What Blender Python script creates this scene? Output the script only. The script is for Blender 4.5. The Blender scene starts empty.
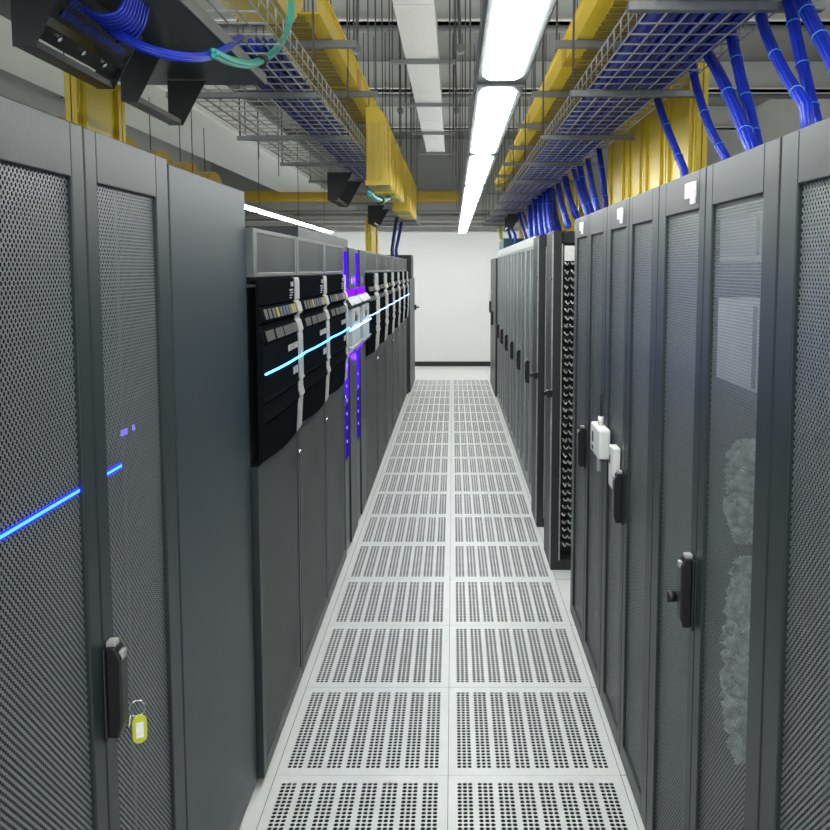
import bpy, bmesh, math, random
from mathutils import Vector, Matrix
random.seed(7)
PI = math.pi
sc = bpy.context.scene
COL = sc.collection

# ------------------------------------------------------------------ camera
F, CX, CY, TH, CZ = 816.5, 453.0, 338.7, math.radians(4.88), 1.754
cam = bpy.data.cameras.new('camera'); camo = bpy.data.objects.new('camera', cam); COL.objects.link(camo)
camo.location = (0, 0, CZ); camo.rotation_euler = (PI/2 - TH, 0, 0)
cam.sensor_width = 36; cam.lens = F/830*36
cam.shift_x = (415-CX)/830; cam.shift_y = (CY-415)/830
cam.clip_start = .05; cam.clip_end = 100
sc.camera = camo
S_, C_ = math.sin(TH), math.cos(TH)

def PX(px, py, X):
    """point on the plane x = X seen at a pixel"""
    u = (px-CX)/F; v = (CY-py)/F; zc = X/u
    return Vector((X, zc*(C_+v*S_), CZ+zc*(v*C_-S_)))

# ------------------------------------------------------------------ materials
def newmat(name):
    m = bpy.data.materials.new(name); m.use_nodes = True
    nt = m.node_tree; nt.nodes.clear()
    o = nt.nodes.new('ShaderNodeOutputMaterial')
    return m, nt, o
def mat(name, col, rough=.5, metal=0., noise=.06, scale=9., bump=0., coat=0., spec=.5):
    m, nt, o = newmat(name)
    b = nt.nodes.new('ShaderNodeBsdfPrincipled')
    nt.links.new(b.outputs[0], o.inputs[0])
    b.inputs['Roughness'].default_value = rough; b.inputs['Metallic'].default_value = metal
    b.inputs['Coat Weight'].default_value = coat
    b.inputs['Specular IOR Level'].default_value = spec
    tc = nt.nodes.new('ShaderNodeTexCoord')
    n = nt.nodes.new('ShaderNodeTexNoise'); n.inputs['Scale'].default_value = scale; n.inputs['Detail'].default_value = 4
    nt.links.new(tc.outputs['Object'], n.inputs['Vector'])
    r = nt.nodes.new('ShaderNodeValToRGB')
    r.color_ramp.elements[0].position = .3; r.color_ramp.elements[1].position = .7
    r.color_ramp.elements[0].color = [c*(1-noise) for c in col]+[1]
    r.color_ramp.elements[1].color = [c*(1+noise) for c in col]+[1]
    nt.links.new(n.outputs['Fac'], r.inputs[0]); nt.links.new(r.outputs[0], b.inputs['Base Color'])
    if bump:
        n2 = nt.nodes.new('ShaderNodeTexNoise'); n2.inputs['Scale'].default_value = scale*25
        nt.links.new(tc.outputs['Object'], n2.inputs['Vector'])
        bp = nt.nodes.new('ShaderNodeBump'); bp.inputs['Strength'].default_value = bump; bp.inputs['Distance'].default_value = .002
        nt.links.new(n2.outputs['Fac'], bp.inputs['Height']); nt.links.new(bp.outputs[0], b.inputs['Normal'])
    return m
def emit(name, col, s):
    m, nt, o = newmat(name)
    e = nt.nodes.new('ShaderNodeEmission'); e.inputs[0].default_value = list(col)+[1]; e.inputs[1].default_value = s
    nt.links.new(e.outputs[0], o.inputs[0])
    return m
def perf(name, col, py, pz, r, rough=.35, metal=.6):
    """sheet metal with staggered round holes, in the object's own y/z"""
    m, nt, o = newmat(name)
    N = nt.nodes.new; L = nt.links.new
    def M(op, a, b=None):
        n = N('ShaderNodeMath'); n.operation = op
        for i, x in enumerate((a, b)):
            if x is None: continue
            if isinstance(x, (int, float)): n.inputs[i].default_value = x
            else: L(x, n.inputs[i])
        return n.outputs[0]
    tc = N('ShaderNodeTexCoord'); sx = N('ShaderNodeSeparateXYZ'); L(tc.outputs['Object'], sx.inputs[0])
    v = M('DIVIDE', sx.outputs[2], pz); row = M('FLOOR', v)
    u = M('ADD', M('DIVIDE', sx.outputs[1], py), M('MULTIPLY', M('FLOORED_MODULO', row, 2.), .5))
    du = M('MULTIPLY', M('SUBTRACT', M('FRACT', u), .5), py)
    dv = M('MULTIPLY', M('SUBTRACT', M('FRACT', v), .5), pz)
    d2 = M('ADD', M('MULTIPLY', du, du), M('MULTIPLY', dv, dv))
    hole = M('LESS_THAN', d2, r*r)
    b = N('ShaderNodeBsdfPrincipled'); b.inputs['Base Color'].default_value = list(col)+[1]
    b.inputs['Roughness'].default_value = rough; b.inputs['Metallic'].default_value = metal
    t = N('ShaderNodeBsdfTransparent'); mx = N('ShaderNodeMixShader')
    L(hole, mx.inputs[0]); L(b.outputs[0], mx.inputs[1]); L(t.outputs[0], mx.inputs[2]); L(mx.outputs[0], o.inputs[0])
    return m

M = {}
M['rack'] = mat('rack_powder_coat', (.023, .033, .036), .40, 0, .04, 6, .15)
M['rackpale'] = mat('pale_rack_metal', (.25, .27, .268), .42, 0, .06, 6, .1)
M['rackmid'] = mat('mid_grey_metal', (.12, .135, .135), .42, 0, .04, 6, .1)
M['racklight'] = mat('pale_grey_metal', (.42, .45, .44), .45, 0, .06, 20)
M['bluegrey'] = mat('blue_grey_panel', (.030, .044, .054), .42, 0, .04, 4, .1)
M['darkin'] = mat('rack_interior', (.012, .013, .014), .7)
M['black'] = mat('black_plastic', (.012, .013, .014), .35, 0, .05)
M['blackmetal'] = mat('black_metal', (.022, .025, .026), .45)
M['gloss'] = mat('gloss_black_bezel', (.007, .009, .011), .6, 0, .05, 8, 0, 0, 0)
M['silver'] = mat('silver_trim', (.40, .41, .39), .45, .1, .25, 40)
M['mesh'] = perf('perforated_steel', (.27, .30, .315), .0118, .0071, .0044, .35, .3)
M['finemesh'] = perf('fine_perforated_steel', (.075, .088, .09), .0042, .0030, .0012, .45, .2)
M['white'] = mat('white_plastic', (.78, .80, .78), .4)
M['paper'] = mat('white_label_card', (.85, .86, .87), .6, 0, .12, 120)
M['floor'] = mat('floor_laminate', (.72, .74, .715), .38, 0, .03, 14, .05)
M['plenum'] = mat('plenum_black', (.012, .013, .014), .9)  # blackened so the floor holes look dark
M['wallw'] = mat('white_wall_paint', (.80, .81, .80), .7, 0, .015, 2)
M['wallg'] = mat('grey_upper_wall', (.36, .365, .345), .8, 0, .04, 2)  # upper back wall, greyer than the wall below it
M['ceil'] = mat('ceiling_concrete', (.20, .205, .195), .9, 0, .06, 2)
M['beam'] = mat('pale_beam_paint', (.62, .63, .60), .7, 0, .04, 3)
M['duct'] = mat('galvanised_duct', (.62, .64, .62), .45, .2, .06, 40)
M['galv'] = mat('galvanised_steel', (.27, .29, .285), .45, .3, .08, 60)
M['wire'] = mat('zinc_wire', (.55, .57, .55), .4, .2, .05, 60)
M['rod'] = mat('dark_steel_rod', (.07, .075, .07), .5, .3)
M['pipe'] = mat('grey_pipe', (.18, .19, .185), .5)
M['yellow'] = mat('yellow_plastic', (.70, .52, .02), .35, 0, .03, 3)
M['yellowd'] = mat('deep_yellow_plastic', (.50, .32, .012), .4, 0, .05, 3)
M['olive'] = mat('olive_rib', (.22, .17, .03), .5)
M['blue'] = mat('blue_cable_jacket', (.008, .035, .50), .38, 0, .15, 30)
M['navy'] = mat('navy_cable_jacket', (.01, .03, .22), .4, 0, .2, 30)
M['tie'] = mat('pale_blue_tie', (.12, .35, .85), .4)
M['teal'] = mat('teal_cable_jacket', (.06, .45, .36), .4)
M['lime'] = mat('yellow_green_cable', (.55, .62, .06), .4)
M['orange'] = mat('orange_fibre', (.75, .25, .02), .5)
M['tag'] = mat('yellow_key_tag', (.55, .60, .03), .35)
M['chrome'] = mat('chrome', (.7, .71, .7), .15, 1.)
M['tealbox'] = mat('dark_teal_box', (.022, .075, .10), .5)
M['chassis'] = mat('light_grey_chassis', (.85, .87, .86), .5)
M['wrap'] = mat('clear_wrap', (.52, .60, .59), .15, 0, .75, 38, .6)  # strong colour noise stands in for glints on the folds
M['tabblue'] = mat('blue_tab', (.015, .02, .11), .5)
M['tabyellow'] = mat('yellow_tab', (.26, .22, .03), .5)
M['tabgrey'] = mat('grey_tab', (.035, .038, .036), .5)
M['lamp'] = emit('lit_diffuser', (.97, 1, .98), 20)
M['ledcyan'] = emit('blue_light_bar', (.05, .35, 1), 7)
M['ledblue'] = emit('deep_blue_light_strip', (.025, .11, 1), 5)
M['ledhalo'] = emit('blue_strip_halo', (.006, .012, 1), 4)
M['ledwhite'] = emit('ice_blue_light_bar', (.30, .55, 1), 5)
M['purple'] = emit('violet_light_strip', (.055, .008, .62), 1.0)
M['magenta'] = emit('magenta_light_strip', (.22, .01, .9), 1.0)
M['green'] = emit('green_led', (.1, .9, .6), 2)
M['violetdot'] = emit('violet_led', (.15, .10, 1), 2)

# ------------------------------------------------------------------ mesh helpers
class MB:
    def __init__(s): s.v = []; s.f = []
    def add(s, vs, fs):
        b = len(s.v); s.v += [tuple(v) for v in vs]; s.f += [tuple(i+b for i in f) for f in fs]; return s
    def box(s, x0, x1, y0, y1, z0, z1):
        return s.add([(x0,y0,z0),(x1,y0,z0),(x1,y1,z0),(x0,y1,z0),(x0,y0,z1),(x1,y0,z1),(x1,y1,z1),(x0,y1,z1)],
                     [(0,3,2,1),(4,5,6,7),(0,1,5,4),(1,2,6,5),(2,3,7,6),(3,0,4,7)])
    def prism(s, poly, a, b, axis='y'):
        """poly: closed outline in the two other axes, extruded along axis"""
        n = len(poly)
        def pt(p, t):
            return {'y': (p[0], t, p[1]), 'x': (t, p[0], p[1]), 'z': (p[0], p[1], t)}[axis]
        vs = [pt(p, a) for p in poly]+[pt(p, b) for p in poly]
        fs = [tuple(range(n-1, -1, -1)), tuple(range(n, 2*n))]+[(i, (i+1) % n, n+(i+1) % n, n+i) for i in range(n)]
        return s.add(vs, fs)
    def frame(s, x0, x1, y0, y1, z0, z1, ml, mr, mb, mt):
        """door ring in the y/z plane"""
        s.box(x0,x1,y0,y0+ml,z0,z1); s.box(x0,x1,y1-mr,y1,z0,z1)
        s.box(x0,x1,y0+ml,y1-mr,z0,z0+mb); s.box(x0,x1,y0+ml,y1-mr,z1-mt,z1); return s
    def tube(s, pts, r, n=6, closed=False, caps=True):
        pts = [Vector(p) for p in pts]; k = len(pts)
        t0 = (pts[1]-pts[0]).normalized()
        up = Vector((0,0,1)) if abs(t0.z) < .9 else Vector((1,0,0))
        nrm = t0.cross(up).normalized(); vs = []; prev = t0
        for i, p in enumerate(pts):
            if closed: t = (pts[(i+1) % k]-pts[i-1]).normalized()
            else: t = (pts[min(i+1,k-1)]-pts[max(i-1,0)]).normalized()
            q = prev.rotation_difference(t); nrm = (q @ nrm).normalized(); prev = t
            bn = t.cross(nrm)
            rr = r(i/(k-1)) if callable(r) else r
            vs += [p+rr*(math.cos(2*PI*j/n)*nrm+math.sin(2*PI*j/n)*bn) for j in range(n)]
        fs = []
        for i in range(k if closed else k-1):
            a = i*n; b = ((i+1) % k)*n
            fs += [(a+j, a+(j+1) % n, b+(j+1) % n, b+j) for j in range(n)]
        if caps and not closed: fs += [tuple(range(n-1,-1,-1)), tuple(range((k-1)*n, k*n))]
        return s.add(vs, fs)
    def rod(s, a, b, r=.004, n=5): return s.tube([a, b], r, n)
    def build(s, name, m, parent=None, bevel=0, smooth=False, loc=None):
        me = bpy.data.meshes.new(name); me.from_pydata(s.v, [], s.f)
        bm = bmesh.new(); bm.from_mesh(me); bmesh.ops.recalc_face_normals(bm, faces=bm.faces[:]); bm.to_mesh(me); bm.free()
        if smooth:
            for p in me.polygons: p.use_smooth = True
        me.materials.append(m)
        o = bpy.data.objects.new(name, me); COL.objects.link(o)
        if parent: o.parent = parent
        if loc: o.location = loc
        if bevel:
            b = o.modifiers.new('bevel', 'BEVEL'); b.width = bevel; b.segments = 2; b.limit_method = 'ANGLE'
        return o
def box(x0,x1,y0,y1,z0,z1): return MB().box(x0,x1,y0,y1,z0,z1)
def smoothpath(pts, n=8):
    pts = [Vector(p) for p in pts]; P = [2*pts[0]-pts[1]]+pts+[2*pts[-1]-pts[-2]]; out = []
    for i in range(1, len(P)-2):
        for k in range(n):
            t = k/n; a, b, c, d = P[i-1], P[i], P[i+1], P[i+2]
            out.append(.5*((2*b)+(c-a)*t+(2*a-5*b+4*c-d)*t*t+(3*b-a-3*c+d)*t**3))
    return out+[pts[-1]]
def tag(o, label, cat, group=None, kind=None):
    o['label'] = label; o['category'] = cat
    if group: o['group'] = group
    if kind: o['kind'] = kind
    return o
def thing(name, label, cat, loc=(0,0,0), rz=0, group=None):
    o = bpy.data.objects.new(name, None); COL.objects.link(o); o.empty_display_size = .1
    o.location = loc; o.rotation_euler = (0,0,rz)
    return tag(o, label, cat, group)
def struct(name, mb, m, bevel=0, parent=None):
    o = mb.build(name, m, parent, bevel)
    if not parent: o['kind'] = 'structure'
    return o
def kids(o): return [c for c in bpy.data.objects if c.parent == o]
KIDS = {}
def copy_tree(o, parent=None):
    c = o.copy(); COL.objects.link(c); c.parent = parent
    if o.name not in KIDS: KIDS[o.name] = kids(o)
    for ch in KIDS[o.name]: copy_tree(ch, c)
    return c
ORD = ['first','second','third','fourth','fifth','sixth','seventh','eighth','ninth','tenth','eleventh','twelfth','thirteenth','fourteenth','fifteenth','sixteenth']

# ------------------------------------------------------------------ room shell
CEIL, BACK = 4.05, 14.7
struct('wall_back', box(-4.3, 4.3, BACK, BACK+.1, 0, 2.44), M['wallw'])
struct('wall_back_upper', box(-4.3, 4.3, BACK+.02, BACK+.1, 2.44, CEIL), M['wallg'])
struct('wall_left', box(-4.4, -4.3, -2, BACK+.1, 0, CEIL), M['beam'])
struct('wall_right', box(4.3, 4.4, -2, BACK+.1, 0, CEIL), M['beam'])
struct('ceiling', box(-4.4, 4.4, -2, BACK+.1, CEIL, CEIL+.1), M['ceil'])
struct('baseboard_back', box(-4.3, 4.3, BACK-.015, BACK, 0, .085), M['black'])
struct('trim_1', box(-4.3, 4.3, BACK-.12, BACK, 2.44, 2.50), M['pipe'])
struct('trim_2', box(-4.3, 4.3, BACK-.06, BACK+.02, 2.50, 2.62), M['beam'])
for i, y in enumerate((4.3, 6.8, 9.3, 11.8)):
    struct('trim_%d' % (i+3), MB().box(-4.3, 4.3, y, y+.17, 3.75, CEIL).box(-4.3, 4.3, y-.05, y+.22, 3.75, 3.765), M['beam'])
# floor: plain slabs, plus perforated panels
fl = MB()
fl.box(-4.3, -.617, -2, BACK, -.035, 0).box(.583, 4.3, -2, BACK, -.035, 0).box(-.617, .583, -2, .9, -.035, 0)
fl.box(-.617, .583, 12.9, BACK, -.035, 0)
floor = fl.build('floor', M['floor']); floor['kind'] = 'structure'
box(-4.3, 4.3, -2, BACK, -.55, -.5).box(-4.3, 4.3, .8, .82, -.5, -.036).box(-1.2, -1.18, .82, 13.5, -.5, -.036).box(1.18, 1.2, .82, 13.5, -.5, -.036).build('subfloor', M['plenum'], floor)  # slab plus unseen side walls added to keep light out below the holes
gl = MB()
for y in [.9+.6*k for k in range(24)]:
    gl.box(.583, 1.25, y-.0015, y+.0015, -.001, .0004)
gl.box(.582, .5845, .9, BACK, -.001, .0004); gl.box(-.6185, -.616, .9, BACK, -.001, .0004)
gl.build('panel_joint', M['pipe'], floor)
t = MB(); g = .0009
cols = [.039+.069*k+.0185*j for k in range(8) for j in range(3)]
hx, hz, r = .00925, .0093, .0079
ys = [.0489+.0186*i for i in range(28)]
y0, y1 = ys[0]-hz, ys[-1]+hz
def quad(xa, xb, ya, yb): t.add([(xa,ya,0),(xb,ya,0),(xb,yb,0),(xa,yb,0)], [(0,1,2,3)])
quad(g, .6-g, g, y0); quad(g, .6-g, y1, .6-g)
edge = [g]
for k in range(8): edge += [.039+.069*k-hx, .039+.069*k+.037+hx]
edge.append(.6-g)
for k in range(0, len(edge), 2): quad(edge[k], edge[k+1], y0, y1)
for cx in cols:
    for cy in ys:
        sq = [(hx,0),(hx,hz),(0,hz),(-hx,hz),(-hx,0),(-hx,-hz),(0,-hz),(hx,-hz)]
        vs = [(cx+a, cy+b, 0) for a, b in sq]
        for zz in (0, -.0015):
            vs += [(cx+r*math.cos(PI/4*i), cy+r*math.sin(PI/4*i), zz) for i in range(8)]
        t.add(vs, [(i, (i+1) % 8, 8+(i+1) % 8, 8+i) for i in range(8)]+[(8+i, 8+(i+1) % 8, 16+(i+1) % 8, 16+i) for i in range(8)])
for (a,b,c,d) in ((g,.6-g,g,g+.002),(g,.6-g,.598-g,.6-g),(g,g+.002,g,.6-g),(.598-g,.6-g,g,.6-g)):
    t.box(a,b,c,d,-.03,-.0005)
pan = None
for i in range(20):
    for x in (-.617, -.017):
        if pan is None: pan = t.build('perforated_panel', M['floor'], floor)
        else:
            p2 = pan.copy(); COL.objects.link(p2); p2.parent = floor; pan_ = p2
        (pan if (i == 0 and x < -.5) else p2).location = (x, .9+.6*i, 0)

# ------------------------------------------------------------------ perforated-door racks
H = 2.0
def handle(parent, y, z=.945, keyed=False):
    h = MB().box(-.006, 0, y-.022, y+.022, z-.092, z+.09)
    h.prism([(-.006,z-.085),(-.026,z-.085),(-.033,z-.06),(-.034,z+.07),(-.022,z+.092),(-.006,z+.092)], y-.017, y+.017)
    o = h.build('handle', M['black'], parent, .003)
    MB().box(-.022, -.004, y-.011, y+.011, z+.0905, z+.101).box(-.036,-.027,y-.010,y+.010,z+.066,z+.082).build('latch_cap', M['silver'], o, .002)
    return o
def server_rack(label, loc, w, left, group=None, hand=0, trim='rack', mesh='mesh', depth=1.0, cards=(), topstrip=False, knob=True):
    """front plane at local x=0, depth along +x, width along y"""
    o = thing('server_rack', label, 'server rack', loc, PI if left else 0, group)
    b = MB()
    b.box(.026, depth, .002, .022, .0, H).box(.026, depth, w-.022, w-.002, .0, H)
    b.box(.026, depth, .022, w-.022, H-.03, H).box(.026, depth, .022, w-.022, 0, .03)
    b.box(depth-.02, depth, .022, w-.022, .03, H-.03)
    b.build('cabinet_frame', M['rack'], o)
    i = MB()
    for y in (.05, w-.07):
        i.box(.10, .12, y, y+.02, .031, H-.031)
    i.box(.5, .51, .03, w-.03, .032, H-.032)
    i.build('mounting_rail', M['blackmetal'], o)
    for k in (0, 1):
        y0, y1 = (.002, w/2-.0025) if k == 0 else (w/2+.0025, w-.002)
        mi, mo = .048, .075
        ml, mr = (mo, mi) if k == 0 else (mi, mo)
        d = MB().frame(0, .022, y0, y1, .008, H-.004, ml, mr, .065, .095).build('door', M[trim], o, .0025)
        box(.009, .011, y0+ml-.004, y1-mr+.004, .07, H-.095).build('perforated_sheet', M[mesh], d)
        if k == hand:
            yy = (y1-.012) if k == 0 else (y0+.024)
            handle(d, yy)
        for (ck, frac) in cards:
            if ck == k:
                yc = y0+(y1-y0)*frac
                c = MB().box(-.006, 0, yc-.04, yc+.04, H-.068, H-.03)
                c = c.build('label_card', M['paper'], d)
                box(-.005, 0, yc-.036, yc-.004, H-.084, H-.0685).build('small_label', M['paper'], d)
    if topstrip:
        box(-.003, .0, .004, w-.004, H-.075, H-.006).build('top_strip', M['racklight'], o)
    return o
XR = .60
A = server_rack('wide grey server rack with perforated doors, nearest on the right side of the aisle', (XR, .64, 0), .877, False)
B = server_rack('grey perforated server rack with crumpled plastic wrap behind its nearer door', (XR, 1.52, 0), .882, False, hand=1, cards=((1, .26),))
Cc = server_rack('grey perforated server rack between the plastic-wrapped rack and the white sensor box', (XR, 2.404, 0), .803, False, hand=1, cards=((1, .34),))
D = server_rack('grey perforated server rack carrying the white sensor box, beside the open cable frame', (XR, 3.21, 0), .842, False, hand=1, cards=((1, .45),))
# knob and key on rack B's handle
kb = MB().tube([(-.0, .515, .915), (-.03, .515, .915)], .006, 8); kb.tube([(-.028,.515,.915),(-.05,.515,.915)], .014, 10)
kb.build('lock_knob', M['black'], B, 0, True)
N1 = server_rack('tall dark grey rack with perforated double doors, key hanging from its handle', (-.66, 1.915, 0), .864, True, hand=0); N1.scale = (1, 1, 1.006)
N1h = [o for o in bpy.data.objects if o.name.startswith('handle')]
# blue light strip inside the left rack, just behind the doors
box(.0070, .0082, .484, .784, 1.349, 1.354).box(.0070, .0082, .298, .380, 1.349, 1.354).build('light_strip', M['ledblue'], N1)
box(.0083, .0088, .484, .784, 1.3455, 1.3575).box(.0083, .0088, .298, .380, 1.3455, 1.3575).build('light_strip_halo', M['ledhalo'], N1)  # blue glow around the strip, drawn as a wider emissive band
vd = MB()
for yy in (.165, .145, .10): vd.box(.055, .06, yy, yy+.007, 1.385, 1.397)
vd.build('status_light', M['violetdot'], N1)
# key ring with tag on the left rack's handle
kr = thing('key_ring', 'key ring with yellow-green plastic tag hanging from the left rack handle', 'keys', (-.622, 1.538, .893)); kr.rotation_euler.z = math.radians(-62)
rp = [(.0, .016*math.cos(a), .016*math.sin(a)) for a in [2*PI*i/20 for i in range(20)]]
MB().tube(rp, .0014, 6, True).build('ring', M['chrome'], kr, 0, True)
tg = [(.014*math.cos(a)+.004, (.014*math.sin(a) + (.015 if math.sin(a) > 0 else -.015))-.043) for a in [2*PI*i/24 for i in range(24)]]
tb = MB(); tb.prism([(p[0], p[1]) for p in tg], -.003, .003, 'x'); to = tb.build('tag', M['tag'], kr, .001)
box(-.0035, .0038, -.003, .011, -.060, -.028).build('tag_label', M['paper'], to)
MB().tube([(-.002,-.012,-.012),(-.004,-.015,-.034)], .002, 6).build('key', M['chrome'], kr)
# contents of the racks seen through the perforation
def chassis(lbl, x, y, z0, z1, w, dep=.35, m='chassis', grp=None):
    o = thing('server_unit', lbl, 'server', (x, y, z0), 0, grp)
    box(0, dep, 0, w, 0, z1-z0).build('chassis', M[m], o, .003)
    MB().box(-.006, -.0005, .006, .02, .01, z1-z0-.01).box(-.006, -.0005, w-.02, w-.006, .01, z1-z0-.01).build('rack_ear', M['galv'], o)
    return o
chassis('pale grey unit mounted high behind the nearer door of the plastic-wrapped rack', .73, 1.95, 1.775, 1.89, .34)
chassis('tall pale grey unit in the plastic-wrapped rack, below the smaller pale unit', .73, 1.95, 1.455, 1.675, .34)
def crumple(lbl, cx, cy, cz, ry, rz, seed):
    rnd = random.Random(seed); b = MB(); n, k = 26, 34; vs = []
    for i in range(n+1):
        for j in range(k+1):
            u, v = i/n, j/k
            w = math.sin(PI*v)**.4
            y = (u-.5)*2*ry*w+rnd.uniform(-.006, .006); z = (v-.5)*2*rz+rnd.uniform(-.008, .008)
            x = -.03*math.sin(PI*u)*w+rnd.uniform(-.014, .014)+.012*math.sin(19*u+7*v*k/9)
            vs.append((x, y, z))
    fs = [(i*(k+1)+j, (i+1)*(k+1)+j, (i+1)*(k+1)+j+1, i*(k+1)+j+1) for i in range(n) for j in range(k)]
    b.add(vs, fs); o = b.build('plastic_wrap', M['wrap'], None, 0, False, (cx, cy, cz))
    md = o.modifiers.new('thick', 'SOLIDIFY'); md.thickness = .0012
    tag(o, lbl, 'plastic wrap', 'plastic wrap inside the rack')
crumple('upper crumpled sheet of clear plastic wrap behind perforated door', .69, 1.875, 1.235, .10, .12, 1)
crumple('lower long crumpled sheet of clear plastic wrap behind perforated door', .69, 1.86, .83, .10, .25, 2)

# blank panelled cabinet on the left
bc = thing('blank_cabinet', 'blue-grey cabinet with a plain solid front beside the left perforated rack', 'cabinet', (-.66, 1.92, 0))
box(-1.0, -.02, .004, .70, .0, 1.97).build('body', M['rack'], bc)
box(-.018, 0, .002, .695, .03, 1.998).build('front_panel', M['bluegrey'], bc, .003)
MB().box(-.05,-.02,.65,.70,.0,.028).box(-.05,-.02,.01,.06,.0,.028).build('foot', M['black'], bc)

# ------------------------------------------------------------------ storage cabinets on the left
prof = [(.003,1.722),(.009,1.720),(.012,1.705),(.012,1.635),(.006,1.629),(.016,1.622),(.025,1.586),(.021,1.578),(.011,1.572),(.010,1.556),(.017,1.549),(.026,1.513),(.021,1.502),
        (.023,1.49),(.024,1.42),(.024,1.33),(.028,1.318),(.021,1.308),(.021,1.28),(.028,1.252),(.021,1.240),(.019,1.22),(.013,1.12),(.003,1.118)]
def bezel(b, w, ya, yb, off=0., n=10):
    k = len(prof); vs = []
    for i in range(n+1):
        y = ya+(yb-ya)*i/n; bul = .010*math.sin(PI*min(1, max(0, y/w)))
        for (x, z) in prof:
            zz = z-(.012*math.sin(PI*min(1, max(0, y/w))) if z < 1.13 else 0)
            vs.append((x+off+bul*(1 if x > .004 else 0), y, zz))
    fs = [(i*k+j, (i+1)*k+j, (i+1)*k+(j+1) % k, i*k+(j+1) % k) for i in range(n) for j in range(k)]
    fs += [tuple(range(k)), tuple(range(n*k, (n+1)*k))[::-1]]
    b.add(vs, fs)
def storage_cabinet(label, y, w, group, led, ledstart, sw=.79):
    o = thing('storage_cabinet', label, 'storage cabinet', (-.64, y, 0), 0, group)
    box(-.95, -.034, .004, w-.004, .02, 1.875).build('body', M['rack'], o)
    tp = MB().frame(-.03, 0, .005, w-.005, 1.727, 1.886, .05, .03, .015, .015).build('top_panel', M['rackmid'], o, .002)
    box(-.006, -.002, .05, w-.03, 1.738, 1.874).build('perforated_sheet', M['finemesh'], tp)
    ld = MB().frame(-.03, 0, .005, w-.005, .03, 1.105, .045, .03, .05, .012).build('lower_door', M['rack'], o, .002)
    box(-.008, -.003, .04, w-.03, .07, 1.096).build('perforated_sheet', M['finemesh'], ld)
    MB().tube([(-.002, w-.022, 1.0),(.010, w-.022, 1.0)], .010, 10).build('lock', M['chrome'], ld, 0, True)
    MB().box(-.05,-.034,.03,.08,0,.02).box(-.05,-.034,w-.08,w-.03,0,.02).build('foot', M['black'], o)
    b = MB(); bezel(b, w, .006, w*sw)
    bz = b.build('bezel', M['gloss'], o)
    b = MB(); bezel(b, w, w*(sw+.002), w*.95, .004, 4)
    b.build('side_trim', M['silver'], o)
    def bul(yy): return .010*math.sin(PI*yy/w)
    # colour tabs on the upper sloped ledge, grey tabs on the lower one
    fr = sw/.79
    seq = ['tabgrey','tabgrey','tabgrey','tabyellow','tabgrey','tabblue','tabblue','tabgrey','tabyellow','tabyellow']
    for i, c in enumerate(seq):
        ya = w*(.05+i*.072)*fr; yb = ya+w*.056*fr; bb = bul((ya+yb)/2)
        MB().prism([(.0166+bb,1.621),(.0252+bb,1.588),(.0268+bb,1.589),(.0182+bb,1.622)], ya, yb).build('label_tab', M[c], bz)
    for i in range(4):
        ya = w*(.06+i*.18)*fr; yb = ya+w*.165*fr; bb = bul((ya+yb)/2)
        MB().prism([(.0176+bb,1.548),(.0262+bb,1.515),(.0278+bb,1.516),(.0192+bb,1.549)], ya, yb).build('ledge_tab', M['tabgrey'], bz)
    # small pale marks of the front lettering
    lt = MB()
    x0 = .0125+bul(w*.66)
    for (za, zb, ya, yb) in ((1.688,1.705,.68,.73),(1.672,1.678,.64,.72),(1.662,1.667,.66,.72),(1.652,1.657,.64,.70),(1.643,1.647,.64,.68)):
        lt.box(x0-.004, x0+.003, w*ya*fr, w*yb*fr, za, zb)
    x1 = .024+bul(w*.6)
    for i in range(5):
        lt.box(x1-.004, x1+.003, w*(.5+.05*i), w*(.537+.05*i), 1.452, 1.474)
    for i in range(2):
        lt.box(x1-.004, x1+.003, w*(.62+.07*i), w*(.66+.07*i), 1.355, 1.382)
    lt.build('lettering', M['silver'], bz)
    pts = [(.026+bul(w*q)+(.004 if q > sw-.01 else 0), w*q, 1.410) for q in [ledstart+(1.0-ledstart)*i/14 for i in range(15)]]
    MB().tube(pts, .0038, 6).build('light_bar', M[led], o)
    return o
W1 = .722
lab = ['first dark storage cabinet after the blue-grey cabinet, blue light bar starting partway',
       'middle of the three large dark storage cabinets with yellow and blue tabs',
       'third large dark storage cabinet, touching the violet-lit tower']
s1 = storage_cabinet(lab[0], 2.63, W1, 'large storage cabinets near the aisle start', 'ledcyan', .03)
for i in (1, 2):
    c = copy_tree(s1); c.location.y = 2.63+W1*i; c['label'] = lab[i]
s2 = storage_cabinet('storage cabinet right after the second violet-lit tower, silver scalloped side trim', 5.975, .9, 'row of silver-trimmed storage cabinets', 'ledwhite', .02, .52)
for i in range(1, 6):
    c = copy_tree(s2); c.location.y = 5.975+.9*i
    c['label'] = '%s silver-trimmed storage cabinet beyond the violet-lit towers%s' % (ORD[i], ', last of the row' if i == 5 else '')
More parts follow.
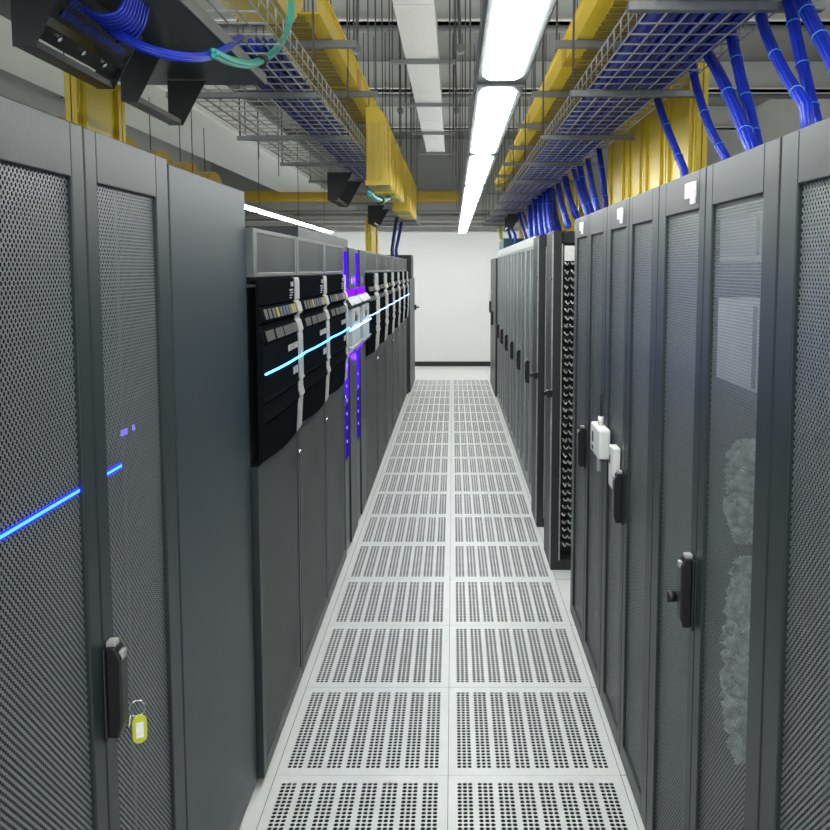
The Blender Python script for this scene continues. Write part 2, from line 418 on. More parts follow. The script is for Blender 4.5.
# violet-lit towers
def tower(label, y, w):
    o = thing('lit_tower', label, 'equipment tower', (-.64, y, 0), 0, 'violet-lit towers')
    box(-.95, -.10, .004, w-.004, .02, 1.88).build('body', M['rack'], o)
    box(-.095, 0, w*.42, w-.004, .03, 1.885).build('front_panel', M['rack'], o, .003)
    box(-.095, -.012, .004, w*.415, .03, 1.88).build('recess_panel', M['rackmid'], o)
    MB().box(-.0115, -.006, w*.06, w*.36, 1.64, 1.86).build('light_strip', M['purple'], o)
    MB().box(-.0115, -.006, w*.06, w*.36, .95, 1.20).build('light_strip', M['purple'], o)
    MB().box(-.0115, -.006, w*.08, w*.34, .60, .93).build('light_strip', M['ledblue2'], o)
    MB().prism([(.0005,1.585),(.012,1.585),(.045,1.54),(.045,1.53),(.0005,1.53)], .01, w-.01).build('upper_shelf', M['bluegrey'], o, .002)
    MB().box(.0005, .004, w*.10, w*.93, 1.587, 1.63).build('light_strip', M['magenta'], o)
    MB().prism([(.0005,1.285),(.045,1.285),(.03,1.255),(.0005,1.255)], .01, w-.01).build('lower_shelf', M['silver'], o, .002)
    MB().box(.0005, .004, w*.10, w*.60, 1.215, 1.253).build('light_strip', M['magenta'], o)
    d = box(.0005, .03, w*.25, w-.03, 1.287, 1.51).build('display_panel', M['racklight'], o, .004)
    MB().box(.0305, .033, w*.48, w*.68, 1.43, 1.47).box(.0305, .033, w*.5, w*.56, 1.478, 1.488).build('screen', M['black'], d)
    box(.0005, .003, w*.55, w*.68, 1.66, 1.70).build('badge', M['silver'], o)
    dots = MB()
    for k in range(5): dots.box(-.0058, -.002, w*.16, w*.2, .70+.085*k, .715+.085*k)
    dots.build('status_light', M['violetdot'], o)
    MB().tube([(.033, -.0, 1.392), (.04, w*.3, 1.394), (.04, w-.004, 1.394)], .005, 6).build('light_bar', M['ledwhite'], o)
    MB().box(-.09,-.05,w*.4,w*.5,0,.03).box(-.2,-.12,.02,.1,0,.02).build('foot', M['black'], o)
    return o
M['ledblue2'] = emit('dim_blue_light_strip', (.03, .008, .40), .6)
tower('nearer of the two towers with violet lights and a pale display panel', 4.80, .578)
for yy in (4.80, 5.385):
    for dz, e in ((1.68, 2.6), (1.16, 2.6)):
        pl = bpy.data.lights.new('shelf_lamp', 'POINT'); pl.energy = e*.16; pl.color = (.16, .02, 1); pl.shadow_soft_size = .02
        po = bpy.data.objects.new('shelf_lamp', pl); COL.objects.link(po); po.location = (-.60, yy+.13, dz)
t2 = copy_tree([o for o in bpy.data.objects if o.name == 'lit_tower'][0]); t2.location.y = 5.385
t2['label'] = 'farther of the two towers with violet lights and a pale display panel'
# dark boxes on top, end cabinet
tag(box(-1.35, -.80, 4.25, 6.25, 1.876, 1.975).build('roof_box', M['rack'], None, .004), 'long dark grey box lying on the storage cabinets behind their top panels', 'equipment box')
ec = thing('end_cabinet', 'grey cabinet with side latch closing the end of the left row', 'cabinet', (-.60, 11.40, 0))
box(-.9, -.03, .005, 1.4, .0, 1.62).build('body', M['rack'], ec)
MB().box(-.028, 0, .005, .70, .02, 1.62).box(-.028, 0, .705, 1.4, .02, 1.62).build('door', M['bluegrey'], ec, .003)
MB().box(0, .03, 1.3, 1.34, 1.12, 1.2).tube([(0,1.32,1.16),(.07,1.32,1.16)], .012, 8).build('latch', M['black'], ec)
tag(box(-1.2, -.58, 11.45, 12.0, 1.621, 1.95).build('equipment_box', M['blackmetal'], None, .006), 'dark box standing on the cabinet at the end of the left row', 'equipment box')

# ------------------------------------------------------------------ far right: open cable frames, closed cabinets
def open_frame(label, y, dy, loops):
    o = thing('open_cable_rack', label, 'open rack frame', (.57, y, 0), 0, 'open cable frames')
    f = MB()
    f.box(0, .045, 0, dy, 0, 1.97)                       # front upright
    f.box(.045, .9, .06, dy, 1.90, 1.97); f.box(.045, .9, 0, dy, 0, .06); f.box(.85, .9, 0, dy, .06, 1.9)
    f.build('upright', M['blackmetal'], o, .002)
    box(.046, .84, .10, .12, .061, 1.895).build('back_panel', M['black'], o)
    s = MB(); s.box(-.006, -.0005, .01, .028, .03, 1.95)
    s.box(.046, .052, -.0, .012, .06, 1.9)
    s.build('edge_strip', M['silver'], o)
    for k, zz in enumerate([.14+.0605*i for i in range(29)]):
        if loops: pass
        fm = MB().box(.055, .13, .02, .095, zz, zz+.012).box(.055,.063,.012,.02,zz,zz+.034)
        if k == 0: first = fm.build('cable_finger', M['black'], o, 0, False, None); first.location = (0,0,0); z0 = zz
        else:
            c = first.copy(); COL.objects.link(c); c.parent = o; c.location = (0, 0, zz-z0)
    if loops:
        rnd = random.Random(3)
        for i in range(38):
            zz = 1.785-.044*i; lp = MB()
            for xa in (.066, .098):
                q = rnd.uniform(-.004, .004); wd = rnd.uniform(.016, .024); sg = rnd.uniform(.004, .014)
                lp.tube([(xa+q, .004, zz+.008), (xa+q+wd*.2, -.008, zz-.002), (xa+q+wd*.6, -.010, zz-sg), (xa+q+wd, -.002, zz+rnd.uniform(-.006, .01))], .0042, 5)
            lp.build('patch_cable', M['silver'], o)
        box(.06, .13, -.012, .0, 1.80, 1.885).build('label_card', M['paper'], o)
    MB().tube([(-.004,.02,1.70),(-.014,.02,1.70)], .011, 8).build('bolt', M['chrome'], o)
    MB().box(-.03,-.0,.0,.05,1.02,1.06).tube([(-.012,.05,1.05),(-.045,.03,1.035)], .012, 8).build('latch', M['black'], o, .002)
    return o
open_frame('open cable frame with pale cable loops beside the closed grey racks', 4.64, .36, True)
open_frame('farther open cable frame with empty black fingers', 5.44, .38, False)
R1 = server_rack('first closed grey rack beyond the open cable frames', (XR, 5.95, 0), .838, False, 'narrow-looking closed racks far down the right side', hand=1, topstrip=True, trim='rackpale')
for i in range(1, 6):
    c = copy_tree(R1); c.location.y = 5.95+.842*i
    c['label'] = '%s closed grey rack beyond the open cable frames' % ORD[i]
tag(MB().tube([(.5975, 8.3, .97),(.588, 8.3, .97)], .012, 8).build('indicator_lamp', M['green'], None), 'small glowing green lamp on a far right rack door', 'indicator light')
er = thing('end_cabinet', 'grey cabinet with white card at the far end of the right row', 'cabinet', (.575, 11.02, 0))
box(.03, .95, .005, 1.5, 0, 1.90).build('body', M['rack'], er)
MB().box(0, .028, .005, .75, .02, 1.90).box(0, .028, .755, 1.5, .02, 1.9).build('door', M['rack'], er, .003)
box(-.03, 0, 1.25, 1.35, 1.28, 1.42).build('notice_holder', M['white'], er, .004)
MB().box(-.03, 0, .68, .74, .95, 1.15).box(-.03,0,1.27,1.33,1.10,1.27).build('handle', M['black'], er, .004)
tag(box(.62, 1.0, 10.1, 11.0, 2.001, 2.13).build('switch_box', M['tealbox'], None, .006), 'dark teal box lying on the far right racks', 'equipment box')

# white sensor box on rack D/C doors
sb = thing('sensor_box', 'white sensor box with black antenna mounted on the right rack door', 'sensor', (.5985, 3.055, 1.03))
box(-.045, 0, 0, .19, 0, .115).build('housing', M['white'], sb, .008)
MB().tube([(-.02,.10,.114),(-.02,.10,.15)], .011, 10).build('socket', M['white'], sb, 0, True)
MB().tube([(-.02,.10,.15),(-.02,.10,.235)], .005, 8).build('antenna', M['black'], sb, 0, True)
MB().tube([(-.02,.13,.001),(-.02,.13,-.075)], .008, 8).build('cable_stub', M['white'], sb, 0, True)
MB().tube([(-.02,.05,.001),(-.02,.05,-.014)], .012, 8).build('plug', M['black'], sb)
MB().box(-.0465,-.0445,.12,.15,.045,.085).box(-.0465,-.0445,.12,.15,.015,.03).build('window', M['tabgrey'], sb)
sm = thing('sensor_tag', 'slim white plastic module mounted just below the sensor box', 'sensor', (.5985, 2.87, .965))
box(-.028, 0, 0, .075, 0, .15).build('housing', M['white'], sm, .004)
MB().box(-.0295,-.0275,.045,.06,.085,.115).build('window', M['tabgrey'], sm)

# ------------------------------------------------------------------ lights
tr = thing('lighting_trunking', 'long grey trunking above the aisle carrying the fluorescent fixtures', 'light trunking', (.15, 0, 2.345))
box(-.082, .082, .1, 13.3, 0, .03).build('channel', M['galv'], tr, .003)
for y in [.8+1.55*k for k in range(8)]:
    MB().rod((-.07,y,.03),(-.07,y,CEIL-2.345)).build('hanger_rod', M['rod'], tr)
    MB().rod((.07,y+.1,.03),(.07,y+.1,CEIL-2.345)).build('hanger_rod', M['rod'], tr)
def fixture(label, x, ya, yb, z, group):
    o = thing('fluorescent_fixture', label, 'ceiling light', (x, ya, z), 0, group)
    L = yb-ya
    def outline(k, e): return [(-.062+.03*k,e),(.062-.03*k,e),(.062-.004*k,e+.05),(.062-.004*k,L-e-.05),(.062-.03*k,L-e),(-.062+.03*k,L-e),(-.062+.004*k,L-e-.05),(-.062+.004*k,e+.05)]
    lo, hi = outline(1, .03), outline(.6, .022)
    vs = [(x, y, .050) for x, y in lo]+[(x, y, .055) for x, y in hi]
    fs = [tuple(range(8)), tuple(range(8, 16))]+[(i, (i+1) % 8, 8+(i+1) % 8, 8+i) for i in range(8)]
    MB().add(vs, fs).build('diffuser', M['lamp'], o, 0)
    box(-.074, .074, .0, L, .0555, .0645).build('housing', M['galv'], o)
    return o
seg = [(1.09,2.59),(2.67,4.20),(4.25,5.75),(5.80,7.30),(7.35,8.85),(8.90,10.4),(10.45,11.9),(11.95,13.2)]
fixture('fluorescent fixture nearest the camera in the aisle row, cut off by the top edge', .15, *seg[0], 2.28, 'fluorescent fixtures above the aisle')
for i, (a, b) in enumerate(seg[1:]):
    fixture('%s fluorescent fixture from the camera in the row above the aisle' % ORD[i+1], .15, a, b, 2.28, 'fluorescent fixtures above the aisle')
for i, (a, b) in enumerate([(6.9,8.4),(8.45,9.95),(10,11.5),(11.55,13.1)]):
    fixture('%s fluorescent fixture of the row beyond the left cabinets' % ORD[i], -1.95, a, b, 2.28, 'fluorescent fixtures over the neighbouring aisle')
tk = thing('lighting_trunking', 'grey trunking carrying the fluorescent row beyond the left cabinets', 'light trunking', (-1.95, 0, 2.345))
box(-.078, .078, 5.5, 13.3, 0, .03).build('channel', M['galv'], tk, .003)
for y in [6.2+2.1*k for k in range(4)]:
    MB().rod((.0,y,.03),(.0,y,CEIL-2.345)).build('hanger_rod', M['rod'], tk)

def area(name, loc, sx, sy, power, rot=(0,0,0), col=(1,1,.98)):
    l = bpy.data.lights.new(name, 'AREA'); l.shape = 'RECTANGLE'; l.size = sx; l.size_y = sy; l.energy = power; l.color = col
    o = bpy.data.objects.new(name, l); COL.objects.link(o); o.location = loc; o.rotation_euler = rot
    return o
# the room's other lamp rows: neighbouring aisles and the aisle behind the camera; fills for ceiling and back wall are added
area('aisle_lamp_left', (-1.95, 3.6, 2.3), .14, 6, 45, (0, 0, 0))
area('aisle_lamp_right', (2.3, 6, 2.3), .14, 12, 90, (0, 0, 0))
area('ceiling_fill_left', (-1.3, 6, 2.45), .3, 12, 38, (PI, 0, 0))  # this and the next two: unseen upward fills added to brighten the ceiling
area('ceiling_fill_right', (1.5, 6, 2.45), .3, 12, 38, (PI, 0, 0))
area('ceiling_fill_aisle', (.15, 6.5, 2.42), .15, 13, 24, (PI, 0, 0))
area('back_wall_fill', (0, 13.2, 2.75), 6, .3, 34, (math.radians(15), 0, 0))  # unseen fill added to brighten the back wall, no fixture there
area('aisle_lamp_behind', (0, -1.2, 2.9), 2.4, 1.0, 40, (math.radians(55), 0, 0))

# ------------------------------------------------------------------ cable trays
def tray(name_label, xa, xb, ya, yb, z, hgt=.075):
    b = MB(); n = round((xb-xa)/.05); r = .0032
    for i in range(n+1):
        x = xa+(xb-xa)*i/n; b.tube([(x,ya,z),(x,yb,z)], r, 4)
    for x in (xa, xb):
        for k in (1, 2): b.tube([(x,ya,z+hgt*k/2),(x,yb,z+hgt*k/2)], r, 4)
    y = ya
    while y < yb:
        b.tube([(xa,y,z+hgt),(xa,y,z+.005),(xb,y,z+.005),(xb,y,z+hgt)], r*.9, 4); y += .1
    o = b.build('wire_cable_tray', M['wire']); return tag(o, name_label, 'cable tray')
ZT = 2.39
tray('zinc wire mesh tray above the right racks, filled with blue cables', .48, .80, 1.0, 12.4, ZT)
tray('zinc wire mesh tray above the left cabinets with a blue cable strip', -.98, -.485, 1.2, 12.2, ZT)
def bed(label, xa, xb, ya, yb, n, layers, mats):
    b = [MB() for _ in mats]
    for l in range(layers):
        for i in range(n):
            x = xa+(xb-xa)*(i+.5*(l % 2))/n; ph = random.random()*6
            pts = [(x+.003*math.sin(ph+y*2.1), y, ZT+.0235+.0172*l+.002*math.sin(ph*2+y*3)) for y in [ya+(yb-ya)*k/44 for k in range(45)]]
            b[(i+l) % len(mats)].tube(pts, .0088, 5)
    o = thing('data_cable_bed', label, 'data cables', (0,0,0)); o['kind'] = 'stuff'
    for bb, m in zip(b, mats): bb.build('cables', M[m], o, 0, True)
bed('thick bed of blue data cables lying in the right wire tray', .525, .785, 1.0, 11.5, 14, 3, ['blue', 'blue', 'navy'])
bed('narrow strip of blue data cables lying in the left wire tray', -.70, -.53, 2.5, 11.5, 8, 2, ['navy', 'blue', 'navy', 'navy'])
# trapezes
def trapeze(label, y, xa, xb, z, hb, group, rods=True, m='galv'):
    o = thing('trapeze_hanger', label, 'tray hanger', (0, y, z), 0, group)
    MB().box(xa, xb, -.014, .014, -hb, 0).build('channel', M[m], o, .002)
    for x in (xa+.012, xb-.012):
        MB().rod((x, 0, -.0), (x, 0, CEIL-z-.0), .0042).build('threaded_rod', M['rod'], o)
    return o
for i in range(11):
    trapeze('%s galvanised bar from the camera under the right wire tray' % ORD[i], 2.0+.97*i, .415, .88, ZT-.004, .022, 'hangers under the right wire tray')
for i in range(10):
    trapeze('%s galvanised bar from the camera under the left wire tray' % ORD[i], 3.0+.97*i, -1.03, -.488, ZT-.004, .020, 'hangers under the left wire tray')
for i in range(8):
    trapeze('%s bar from the camera under the right yellow fibre trough' % ORD[i], 3.49+.97*i, .42, .80, 2.70, .030, 'hangers under the right yellow trough', m='pipe')
for i in range(7):
    trapeze('%s bar from the camera under the left yellow fibre trough' % ORD[i], 3.49+.97*i, -.80, -.40, 2.70, .030, 'hangers under the left yellow trough', m='pipe')
# yellow fibre troughs
def trough(label, xa, xb, ya, yb, z, h=.10):
    o = thing('fibre_trough', label, 'cable trough', (0, 0, z))
    s = .008
    b = MB().box(xa, xb, ya, yb, .001, s).box(xa, xa+s, ya, yb, s, h).box(xb-s, xb, ya, yb, s, h)
    b.box(xa-.012, xa, ya, yb, h-.01, h).box(xb, xb+.012, ya, yb, h-.01, h)
    b.build('channel', M['yellow'], o)
    rb = MB(); y = ya+.03
    inn = (xa+.06, xb-.01) if xa > 0 else (xa+.01, xb-.06)
    while y < yb:
        rb.box(inn[0], inn[1], y, y+.035, -.008, .0005); y += .075
    rb.build('rib', M['olive'], o)
    y = ya+1.2
    while y < yb-.3:
        c = MB().box(xa-.006, xa-.0005, y, y+.12, 0, h*.85).box(xb+.0005, xb+.006, y, y+.12, 0, h*.85).box(xa-.006,xb+.006,y,y+.12,-.006,0)
        c.build('coupler', M['yellowd'], o); y += 1.8
    return o
trough('long yellow fibre trough running above the right wire tray', .515, .74, .8, 10.0, 2.705)
trough('long yellow fibre trough running above the left wire tray', -.74, -.50, 3.15, 8.6, 2.705)
# yellow trough outlet at the near end of the left trough
yo = thing('trough_outlet', 'large yellow outlet box at the near end of the left trough', 'cable trough outlet', (-.66, 2.78, 2.62))
MB().prism([(-.13,.24),(-.13,.06),(-.09,0),(.09,0),(.13,.06),(.13,.24),(.122,.24),(.122,.064),(.085,.008),(-.085,.008),(-.122,.064),(-.122,.24)], -.2, .2).build('shell', M['yellow'], yo)
MB().box(-.12,.12,.18,.2,.03,.24).build('end_plate', M['yellow'], yo)
fb = MB()
for i in range(14):
    x = -.11+.016*i
    fb.tube(smoothpath([(x,.15,.10+.02*(i % 3)),(x*.9,0,.13+.02*(i % 2)),(x*.8,-.18,.11)], 5), .006, 5)
fb.build('fibre_cable', M['orange'], yo, 0, True)
# drop chutes on the aisle side of the left trough
def drop(label, y, w=.30):
    o = thing('fibre_drop_chute', label, 'cable chute', (-.475, y, 2.21), 0, 'yellow drop chutes on the left trough')
    out = []
    for k in range(9):
        a = PI/2*k/8
        out.append((.03+.09*math.sin(a), .31+.12*math.cos(a)))
    poly = [(0,0),(0,.42)]+out+[(.12,0)]
    MB().prism(poly, 0, w).build('elbow', M['yellow'], o, .004)
    rb = MB()
    for q in (.10, .45, .85): rb.box(.1205, .136, q*w, q*w+.02, .0, .30)
    for q in (.012, .05, .085): rb.box(q, q+.016, -.013, -.0005, .0, .34)
    rb.box(-.004,.138,-.016,-.0005,.0,.028)
    rb.build('rib', M['yellow'], o)
    return o
for i, y in enumerate((4.53, 5.02, 5.38, 6.5, 6.95, 7.32)):
    drop('%s yellow drop chute of the %s cluster on the left trough' % (ORD[i % 3], 'nearer' if i < 3 else 'farther'), y)
# standing yellow chutes over the racks
def chute(label, x, y, w, z0, z1, lean=0, d=.05, group=None):
    o = thing('fibre_chute', label, 'cable chute', (x, y, z0), 0, group)
    h = z1-z0; sgn = 1 if x > 0 else -1
    prof = [(0,0),(0,w)]
    b = MB(); b.box(0, d, 0, w, 0, h) if sgn > 0 else b.box(-d, 0, 0, w, 0, h)
    so = b.build('shell', M['yellow'], o, .004)
    rb = MB()
    for q in (.05, .80, .90):
        a, c = (-.012, -.0005) if sgn > 0 else (.0005, .012)
        rb.box(a, c, q*w, q*w+.02, 0, h)
    for q in (.3, .75):
        rb.box(sgn*d*q-.008, sgn*d*q+.008, -.012, -.0005, 0, h)
    rb.build('rib', M['yellow'], o)
    return o
XC = .86
for i, (y, w, z1, lb) in enumerate([(2.97,.38,2.72,'nearest wide yellow chute standing on the right racks'),(3.38,.34,2.7,'second wide yellow chute standing on the right racks'),
        (3.75,.32,2.66,'third wide yellow chute standing on the right racks'),(4.12,.44,2.62,'fourth wide yellow chute standing on the right racks'),
        (5.55,.2,2.6,'slim yellow chute standing on the farther open frame'),(6.15,.22,2.6,'slim yellow chute standing behind the blue bundle fan'),(6.75,.2,2.6,'second slim yellow chute standing behind the blue bundle fan'),
        (9.35,.25,2.5,'far slim yellow chute standing on the right racks'),(10.35,.2,2.5,'farthest slim yellow chute, standing on the teal box')]):
    chute(lb, XC, y, w, (2.001 if i != 4 else 1.972) if i != 8 else 2.132, z1, group='yellow chutes standing on the right row')
chute('yellow chute standing on the nearest left rack behind the patch panel bracket', -.95, 2.12, .27, 2.0135, 2.27, d=.03)
chute('pale yellow chute standing far down the left row behind a black bracket', -.90, 8.9, .9, 1.88, 2.30)

# ------------------------------------------------------------------ blue cable bundles on the right
def bundle(label, path, R, m='blue', ties=3, n=9, group=None, drop_to=None, ns=8):
    pts = smoothpath(path, ns)
    if drop_to is not None:
        p = pts[-1]
        if 10.08 < p.y < 11.02 and p.x > .6: drop_to = 2.132
        pts += [Vector((p.x+.004, p.y, p.z-.5*(p.z-drop_to))), Vector((p.x+.006, p.y, drop_to))]
    o = thing('cable_bundle', label, 'cable bundle', (pts[-1].x, pts[-1].y, pts[-1].z), 0, group)
    base = Vector(o.location); b = MB()
    t0 = (pts[1]-pts[0]).normalized(); nrm = t0.cross(Vector((0,1,.2))).normalized(); prev = t0
    frames = []
    for i, p in enumerate(pts):
        t = (pts[min(i+1,len(pts)-1)]-pts[max(i-1,0)]).normalized()
        nrm = (prev.rotation_difference(t) @ nrm).normalized(); prev = t
        frames.append((p-base, nrm.copy(), t.cross(nrm)))
    rs = R*math.sin(PI/n)*1.05
    for k in range(n):
        a = 2*PI*k/n
        b.tube([p+(R-rs)*(math.cos(a+.5*i/len(frames))*u+math.sin(a+.5*i/len(frames))*w) for i, (p, u, w) in enumerate(frames)], rs, 6)
    b.tube([p for p, u, w in frames], R*.7, 6)
    b.build('cables', M[m], o, 0, True)
    for k in range(ties):
        i = int((k+.7)/(ties+.3)*(len(frames)-1)); p, u, w = frames[i]
        MB().tube([p+R*1.04*(math.cos(2*PI*j/14)*u+math.sin(2*PI*j/14)*w) for j in range(14)], .0017, 5, True).build('cable_tie', M['tie'], o, 0, True)
    return o
def sc_r(px, X, p): return .86*px*X/(p-CX)/2     # half a pixel width as metres at plane X
G = 'blue cable bundles dropping from the right tray'
XT, XB = .785, .74
def bpath(top, mids, bot, xt=XT, xb=XB):
    p0 = PX(top[0], top[1], xt); ps = [p0]
    if xt > .8 and p0.z > 2.3: ps = [Vector((.745, p0.y+.06, 2.482)), Vector((.80, p0.y+.03, 2.492)), p0]
    k = len(mids)
    for i, q in enumerate(mids): ps.append(PX(q[0], q[1], xt+(xb-xt)*(i+1)/(k+1)))
    ps.append(PX(bot[0], bot[1], xb)); return ps
for (lb, top, mids, bot, wpx) in [
        ('slim blue cable bundle in front of the nearest wide yellow chute', (654,88), [(665,122)], (684,170), 9),
        ('curved blue cable bundle just nearer than the wide yellow chutes', (690,53), [(697,88),(710,128)], (726,158), 10),
        ('slanted blue cable bundle crossing behind the thick upright one', (696,36), [(717,70),(735,108)], (752,148), 13),
        ('thick upright blue cable bundle with pale ties at the plastic-wrapped rack', (731,33), [(740,75),(749,110)], (757,146), 14),
        ('long curved blue bundle falling onto the rack next to the nearest one', (757,-4), [(765,30),(783,70)], (806,106), 13),
        ('thick straight blue cable bundle ending on the nearest right rack', (788,-4), [(797,40),(806,80)], (816,123), 15),
        ('thick slanted blue cable bundle at the upper right corner', (799,-6), [(812,22),(826,48)], (846,86), 18)]:
    bundle(lb, bpath(top, mids, bot, xb=.71 if bot[0] in (752, 806) else .78), sc_r(wpx, .75, top[0]), drop_to=2.002, group=G)
far = [(599,149,603,180,606,207,7),(588,160,592,185,598,212,7),(579,160,584,190,592,215,8),(573,168,580,192,588,215,6),(565,176,570,200,578,220,8),
       (558,183,562,205,568,224,7),(551,185,554,210,558,228,8)]
for i, (a,b,c,d,e,f,w) in enumerate(far):
    bundle('%s of the thin blue cable bundles beyond the wide yellow chutes' % ORD[i], bpath((a,b), [(c,d)], (e,f), xb=.70 if i % 2 else .79), sc_r(w, .75, a), drop_to=2.002 if i < 3 else 2.004, ties=2, group='thin blue bundles beyond the yellow chutes')
for i, a in enumerate((530, 535, 540, 545, 549)):
    w = 7
    bundle('%s bundle from the left in the dense fan of blue cables' % ORD[i], bpath((a, 196-i*1.5), [(a+1, 215)], (a+2+i*.4, 238-i*1.8), .76, .72), sc_r(w, .75, a)*1.15, drop_to=2.004, ties=2, group='dense fan of blue cables over the far right racks')
for i, (a,b,c,d,e,f) in enumerate([(518,203,522,225,528,244),(521,206,527,226,533,243),(507,222,508,230,510,236),(510,220,512,229,515,235)]):
    bundle('%s slim blue cable bundle near the teal box' % ORD[i], bpath((a,b), [(c,d)], (e,f), .76, .74), sc_r(3.4, .75, a), drop_to=2.003, ties=0, n=6, group='slim blue bundles near the teal box')
bundle('yellow-green cable bundle hanging above the teal box', bpath((503,211), [(500,214),(500,228)], (502,246), .72, .70), .03, 'lime', drop_to=2.132, ties=0, n=6)
# blue cables far on the left, dropping to the storage cabinets
for i, (a,b,c,d,e,f) in enumerate([(397,217,394,236,392,250),(402,219,399,236,396,250)]):
    bundle('%s slim blue cable bundle dropping onto the far storage cabinets' % ['nearer','farther'][i], [PX(a,b,-.68),PX(c,d,-.70),PX(e,f,-.72)], .022, 'navy', drop_to=1.887, ties=0, n=6, group='blue bundles dropping to the storage cabinets')

# ------------------------------------------------------------------ overhead patch panel brackets and shelf on the left
sh = thing('overhead_shelf', 'flat grey shelf under the left tray above the patch panels', 'shelf', (-.7, 0, 2.285))
box(-.25, .155, .7, 2.42, 0, .012).build('plate', M['bluegrey'], sh)
MB().box(.152,.16,.7,2.42,.0,.03).build('edge_strip', M['galv'], sh)
def bracket(label, y, w, cables, x=-.80, zb=2.165, k=1):
    o = thing('patch_panel_bracket', label, 'patch panel bracket', (x, y, zb), 0, 'black patch panel brackets'); o.scale = (1.5 if k > 1 else 1, 1, k)
    for yy in (0, w-.004):
        MB().prism([(-.004,-.006),(.036,-.006),(.105,.118),(-.004,.118)], yy, yy+.004).build('side_plate', M['blackmetal'], o)
    box(-.002, .034, .0045, w-.0045, -.006, .010).build('bottom_bar', M['blackmetal'], o, .002)
    if cables:
        MB().prism([(.034,.014),(.052,.036),(.046,.041),(.028,.019)], .005, w-.005).build('patch_strip', M['black'], o)
        p2 = MB().prism([(.062,.050),(.106,.106),(.100,.111),(.056,.055)], .005, w-.005).build('patch_panel', M['black'], o)
        pr = MB()
        for i in range(20):
            yy = .03+i*(w-.07)/20
            pr.prism([(.0705,.0575),(.0795,.069),(.081,.0665),(.073,.056)], yy, yy+.012)
            pr.prism([(.0865,.078),(.0955,.0895),(.097,.0865),(.089,.076)], yy, yy+.012)
        pr.build('port', M['navy'], p2)
        for i in range(3): MB().tube([(.046,.07+.10*i,.030),(.051,.07+.10*i,.025)], .006, 8).build('screw', M['chrome'], o)
    return o
bracket('large black bracket with patch panel and blue cables above the left rack', 1.53, .355, True)
bracket('empty black bracket hanging beside the cabled patch panel', 2.02, .335, False)
bracket('black bracket hanging above the violet-lit towers', 5.3, .55, False, -.80, 2.20, 1.45)
bracket('black bracket hanging above the farther storage cabinets', 8.0, .55, False, -.82, 2.20, 1.45)
bracket('black bracket hanging over the far right racks near the yellow-green cables', 9.3, .5, False, .62, 2.22, 1.3)
# blue patch cables looping from the panel
for i in range(9):
    t_ = i/8
    p = [PX(82+36*t_, 8+34*t_, -.70), PX(100+30*t_, 15+25*t_, -.66), PX(117+25*t_, 12+17*t_, -.63), PX(125+23*t_, -3+8*t_, -.62), PX(127+24*t_, -20, -.61)]
    o = MB().tube(smoothpath(p, 6), .0036, 6).build('patch_cable', M['blue'], None, 0, True)
    tag(o, '%s blue patch cable up the loop rising from the black patch panel' % ORD[i], 'patch cable', 'blue patch cables on the overhead panel')
bundle('blue cable bundle sagging from the patch panel into the left tray', [PX(112,30,-.68),PX(140,46,-.62),PX(170,55,-.57),PX(200,57,-.54),PX(222,50,-.54),PX(240,38,-.56)], .011, ties=0, n=6)
def teal(lb, px, r=.008, X=-.52):
    o = thing('teal_cable', lb, 'fibre cable', (0,0,0))
    pts = smoothpath([PX(a, b, X) for a, b in px], 7)
    b = MB()
    for k in range(3): b.tube([p+Vector((.006*math.cos(2.1*k), 0, .006*math.sin(2.1*k))) for p in pts], r*.8, 6)
    b.build('cable', M['teal'], o, 0, True)
    i = len(pts)//2+3
    MB().tube([pts[i], pts[i+1]], r*2.2, 8).build('strap', M['black'], o)
teal('teal fibre cable curving from the yellow outlet box into the left tray', [(291,3),(289,22),(283,40),(270,56),(252,64),(232,61),(214,53)])
teal('teal fibre cable looping under the drop chutes of the nearer cluster', [(394,186),(392,194),(385,200),(376,199),(369,193)], .012, -.41)

# ------------------------------------------------------------------ overhead services
du = thing('air_duct', 'flat galvanised air duct running above the aisle', 'air duct', (0, 0, 3.30))
y = 1.2
while y < 11.2:
    box(-.352, -.108, y, min(y+1.24, 11.2), 0, .16).build('duct_section', M['duct'], du, .004); y += 1.25
for i in range(4):
    trapeze('%s bar from the camera carrying the flat air duct' % ORD[i], 6.2+1.6*i, -.46, .02, 3.297, .03, 'bars carrying the air duct', m='pipe')
tag(MB().box(-3.6, .45, 14.05, 14.22, 2.90, 3.07).build('yellow_duct', M['yellowd'], None, .006), 'yellow cable duct running across in front of the back wall', 'cable duct')
for i, (z, r_) in enumerate(((2.74,.03),(2.60,.022))):
    tag(MB().tube([(-4.25,14.3,z),(4.25,14.3,z)], r_, 10).build('pipe', M['pipe'], None, 0, True), '%s grey pipe running across the back wall' % ['upper','lower'][i], 'pipe', 'grey pipes on the back wall')
for i, y in enumerate((6.55, 9.05)):
    tag(MB().tube([(-4.25,y,3.62),(4.25,y,3.62)], .028, 8).build('pipe', M['pipe'], None, 0, True), '%s dark sprinkler pipe crossing below the ceiling beams' % ['nearer','farther'][i], 'pipe', 'sprinkler pipes under the ceiling')
tag(box(-2.95, -2.1, 1.0, 14.0, 3.05, 3.45).build('service_duct', M['duct'], None, .01), 'broad white duct high above the neighbouring left aisle', 'air duct')
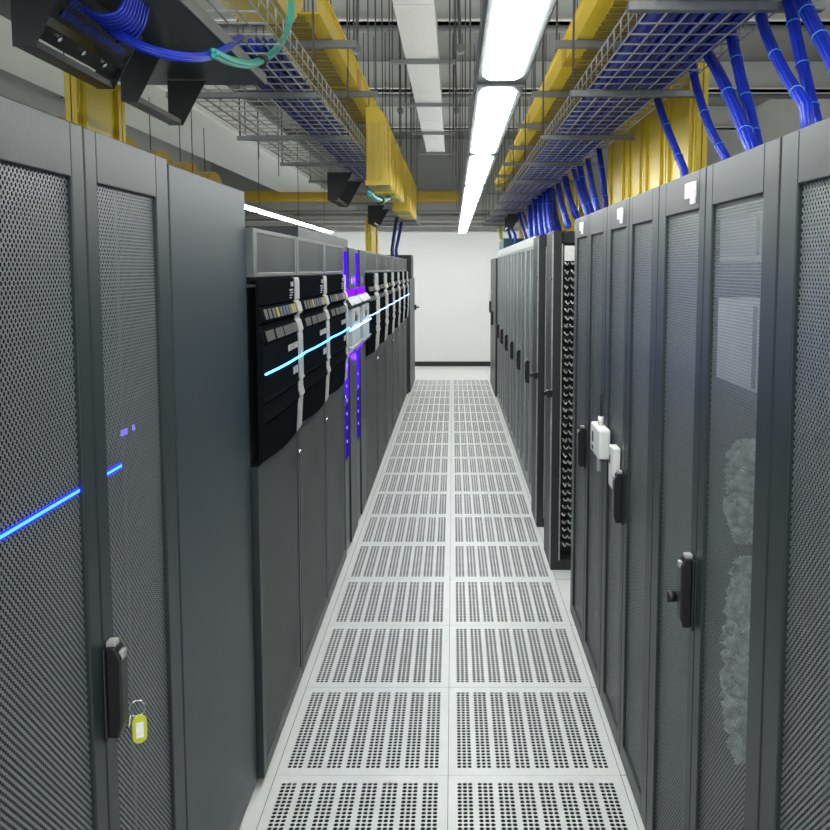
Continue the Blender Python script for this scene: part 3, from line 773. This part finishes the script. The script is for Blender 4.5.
# diagonal braces under the ceiling
for i, (x, y) in enumerate(((-.72,6.3),(-.55,8.7),(.04,8.7),(.055,6.3),(1.6,8.0),(1.75,5.9))):
    o = thing('seismic_brace', '%s dark diagonal brace hanging from the ceiling, counted left to right' % ORD[i], 'brace', (x, y, 3.40), 0, 'diagonal braces under the ceiling')
    MB().rod((0,0,0),(-.02 if x < 1 else .9,.25,CEIL-3.40), .014, 6).build('strut', M['pipe'], o)
    MB().tube([(0,-.04,0),(0,.04,0)], .035, 8).build('clamp', M['pipe'], o)
# yellow arched duct covers over the neighbouring left aisle
for i in range(5):
    o = thing('arched_duct_cover', '%s yellow arched cover from the camera beyond the left racks' % ORD[i], 'duct cover', (-2.3, 4.66+.68*i, 2.45), 0, 'yellow arched covers beyond the left racks')
    arc = [(.28*math.cos(PI*k/14)+.29, .20*math.sin(PI*k/14)) for k in range(15)]
    MB().prism([(a, b) for a, b in arc], -.1, .1, 'x').build('shell', M['yellowd'], o, .006)
    MB().rod((0,.29,.2),(0,.29,3.048-2.45), .004).build('threaded_rod', M['rod'], o)
# free-hanging rods
rods = [(-.02,5.2),(.02,6.2),(.0,7.3),(.03,8.2),(.04,9.6),(-.6,7.4),(-.5,8.0),(-.45,8.9),(-.55,9.8),(-1.3,5.2),(-1.5,6.4),(-1.6,7.6),(-1.4,8.8),(1.4,3.4),(1.5,4.4),(1.55,5.4),(1.3,6.4),(1.9,6.9)]
cnt = {}
for i, (x, y) in enumerate(rods):
    zb = 2.45 if abs(x) < .2 else (2.86 if -1 < x < 0 else 2.6)
    where = 'beside the aisle light row' if abs(x) < .2 else 'above the left yellow trough' if -1 < x < 0 else 'behind the left cable tray' if x < 0 else 'behind the right blue bundles'
    cnt[where] = cnt.get(where, -1)+1
    tag(MB().rod((x,y,zb),(x,y,CEIL), .0045).build('threaded_rod', M['rod']), '%s free dark rod from the camera, hanging %s' % (ORD[cnt[where]], where), 'threaded rod', 'threaded rods hanging from the ceiling')

# ------------------------------------------------------------------ world and view
w = bpy.data.worlds.new('world'); sc.world = w; w.use_nodes = True
w.node_tree.nodes['Background'].inputs[0].default_value = (.92, .97, 1, 1)
w.node_tree.nodes['Background'].inputs[1].default_value = .55
sc.view_settings.view_transform = 'Standard'; sc.view_settings.look = 'None'
sc.view_settings.gamma = 1; sc.view_settings.exposure = .65
sc.view_settings.use_curve_mapping = False
sc.cycles.transparent_max_bounces = 24
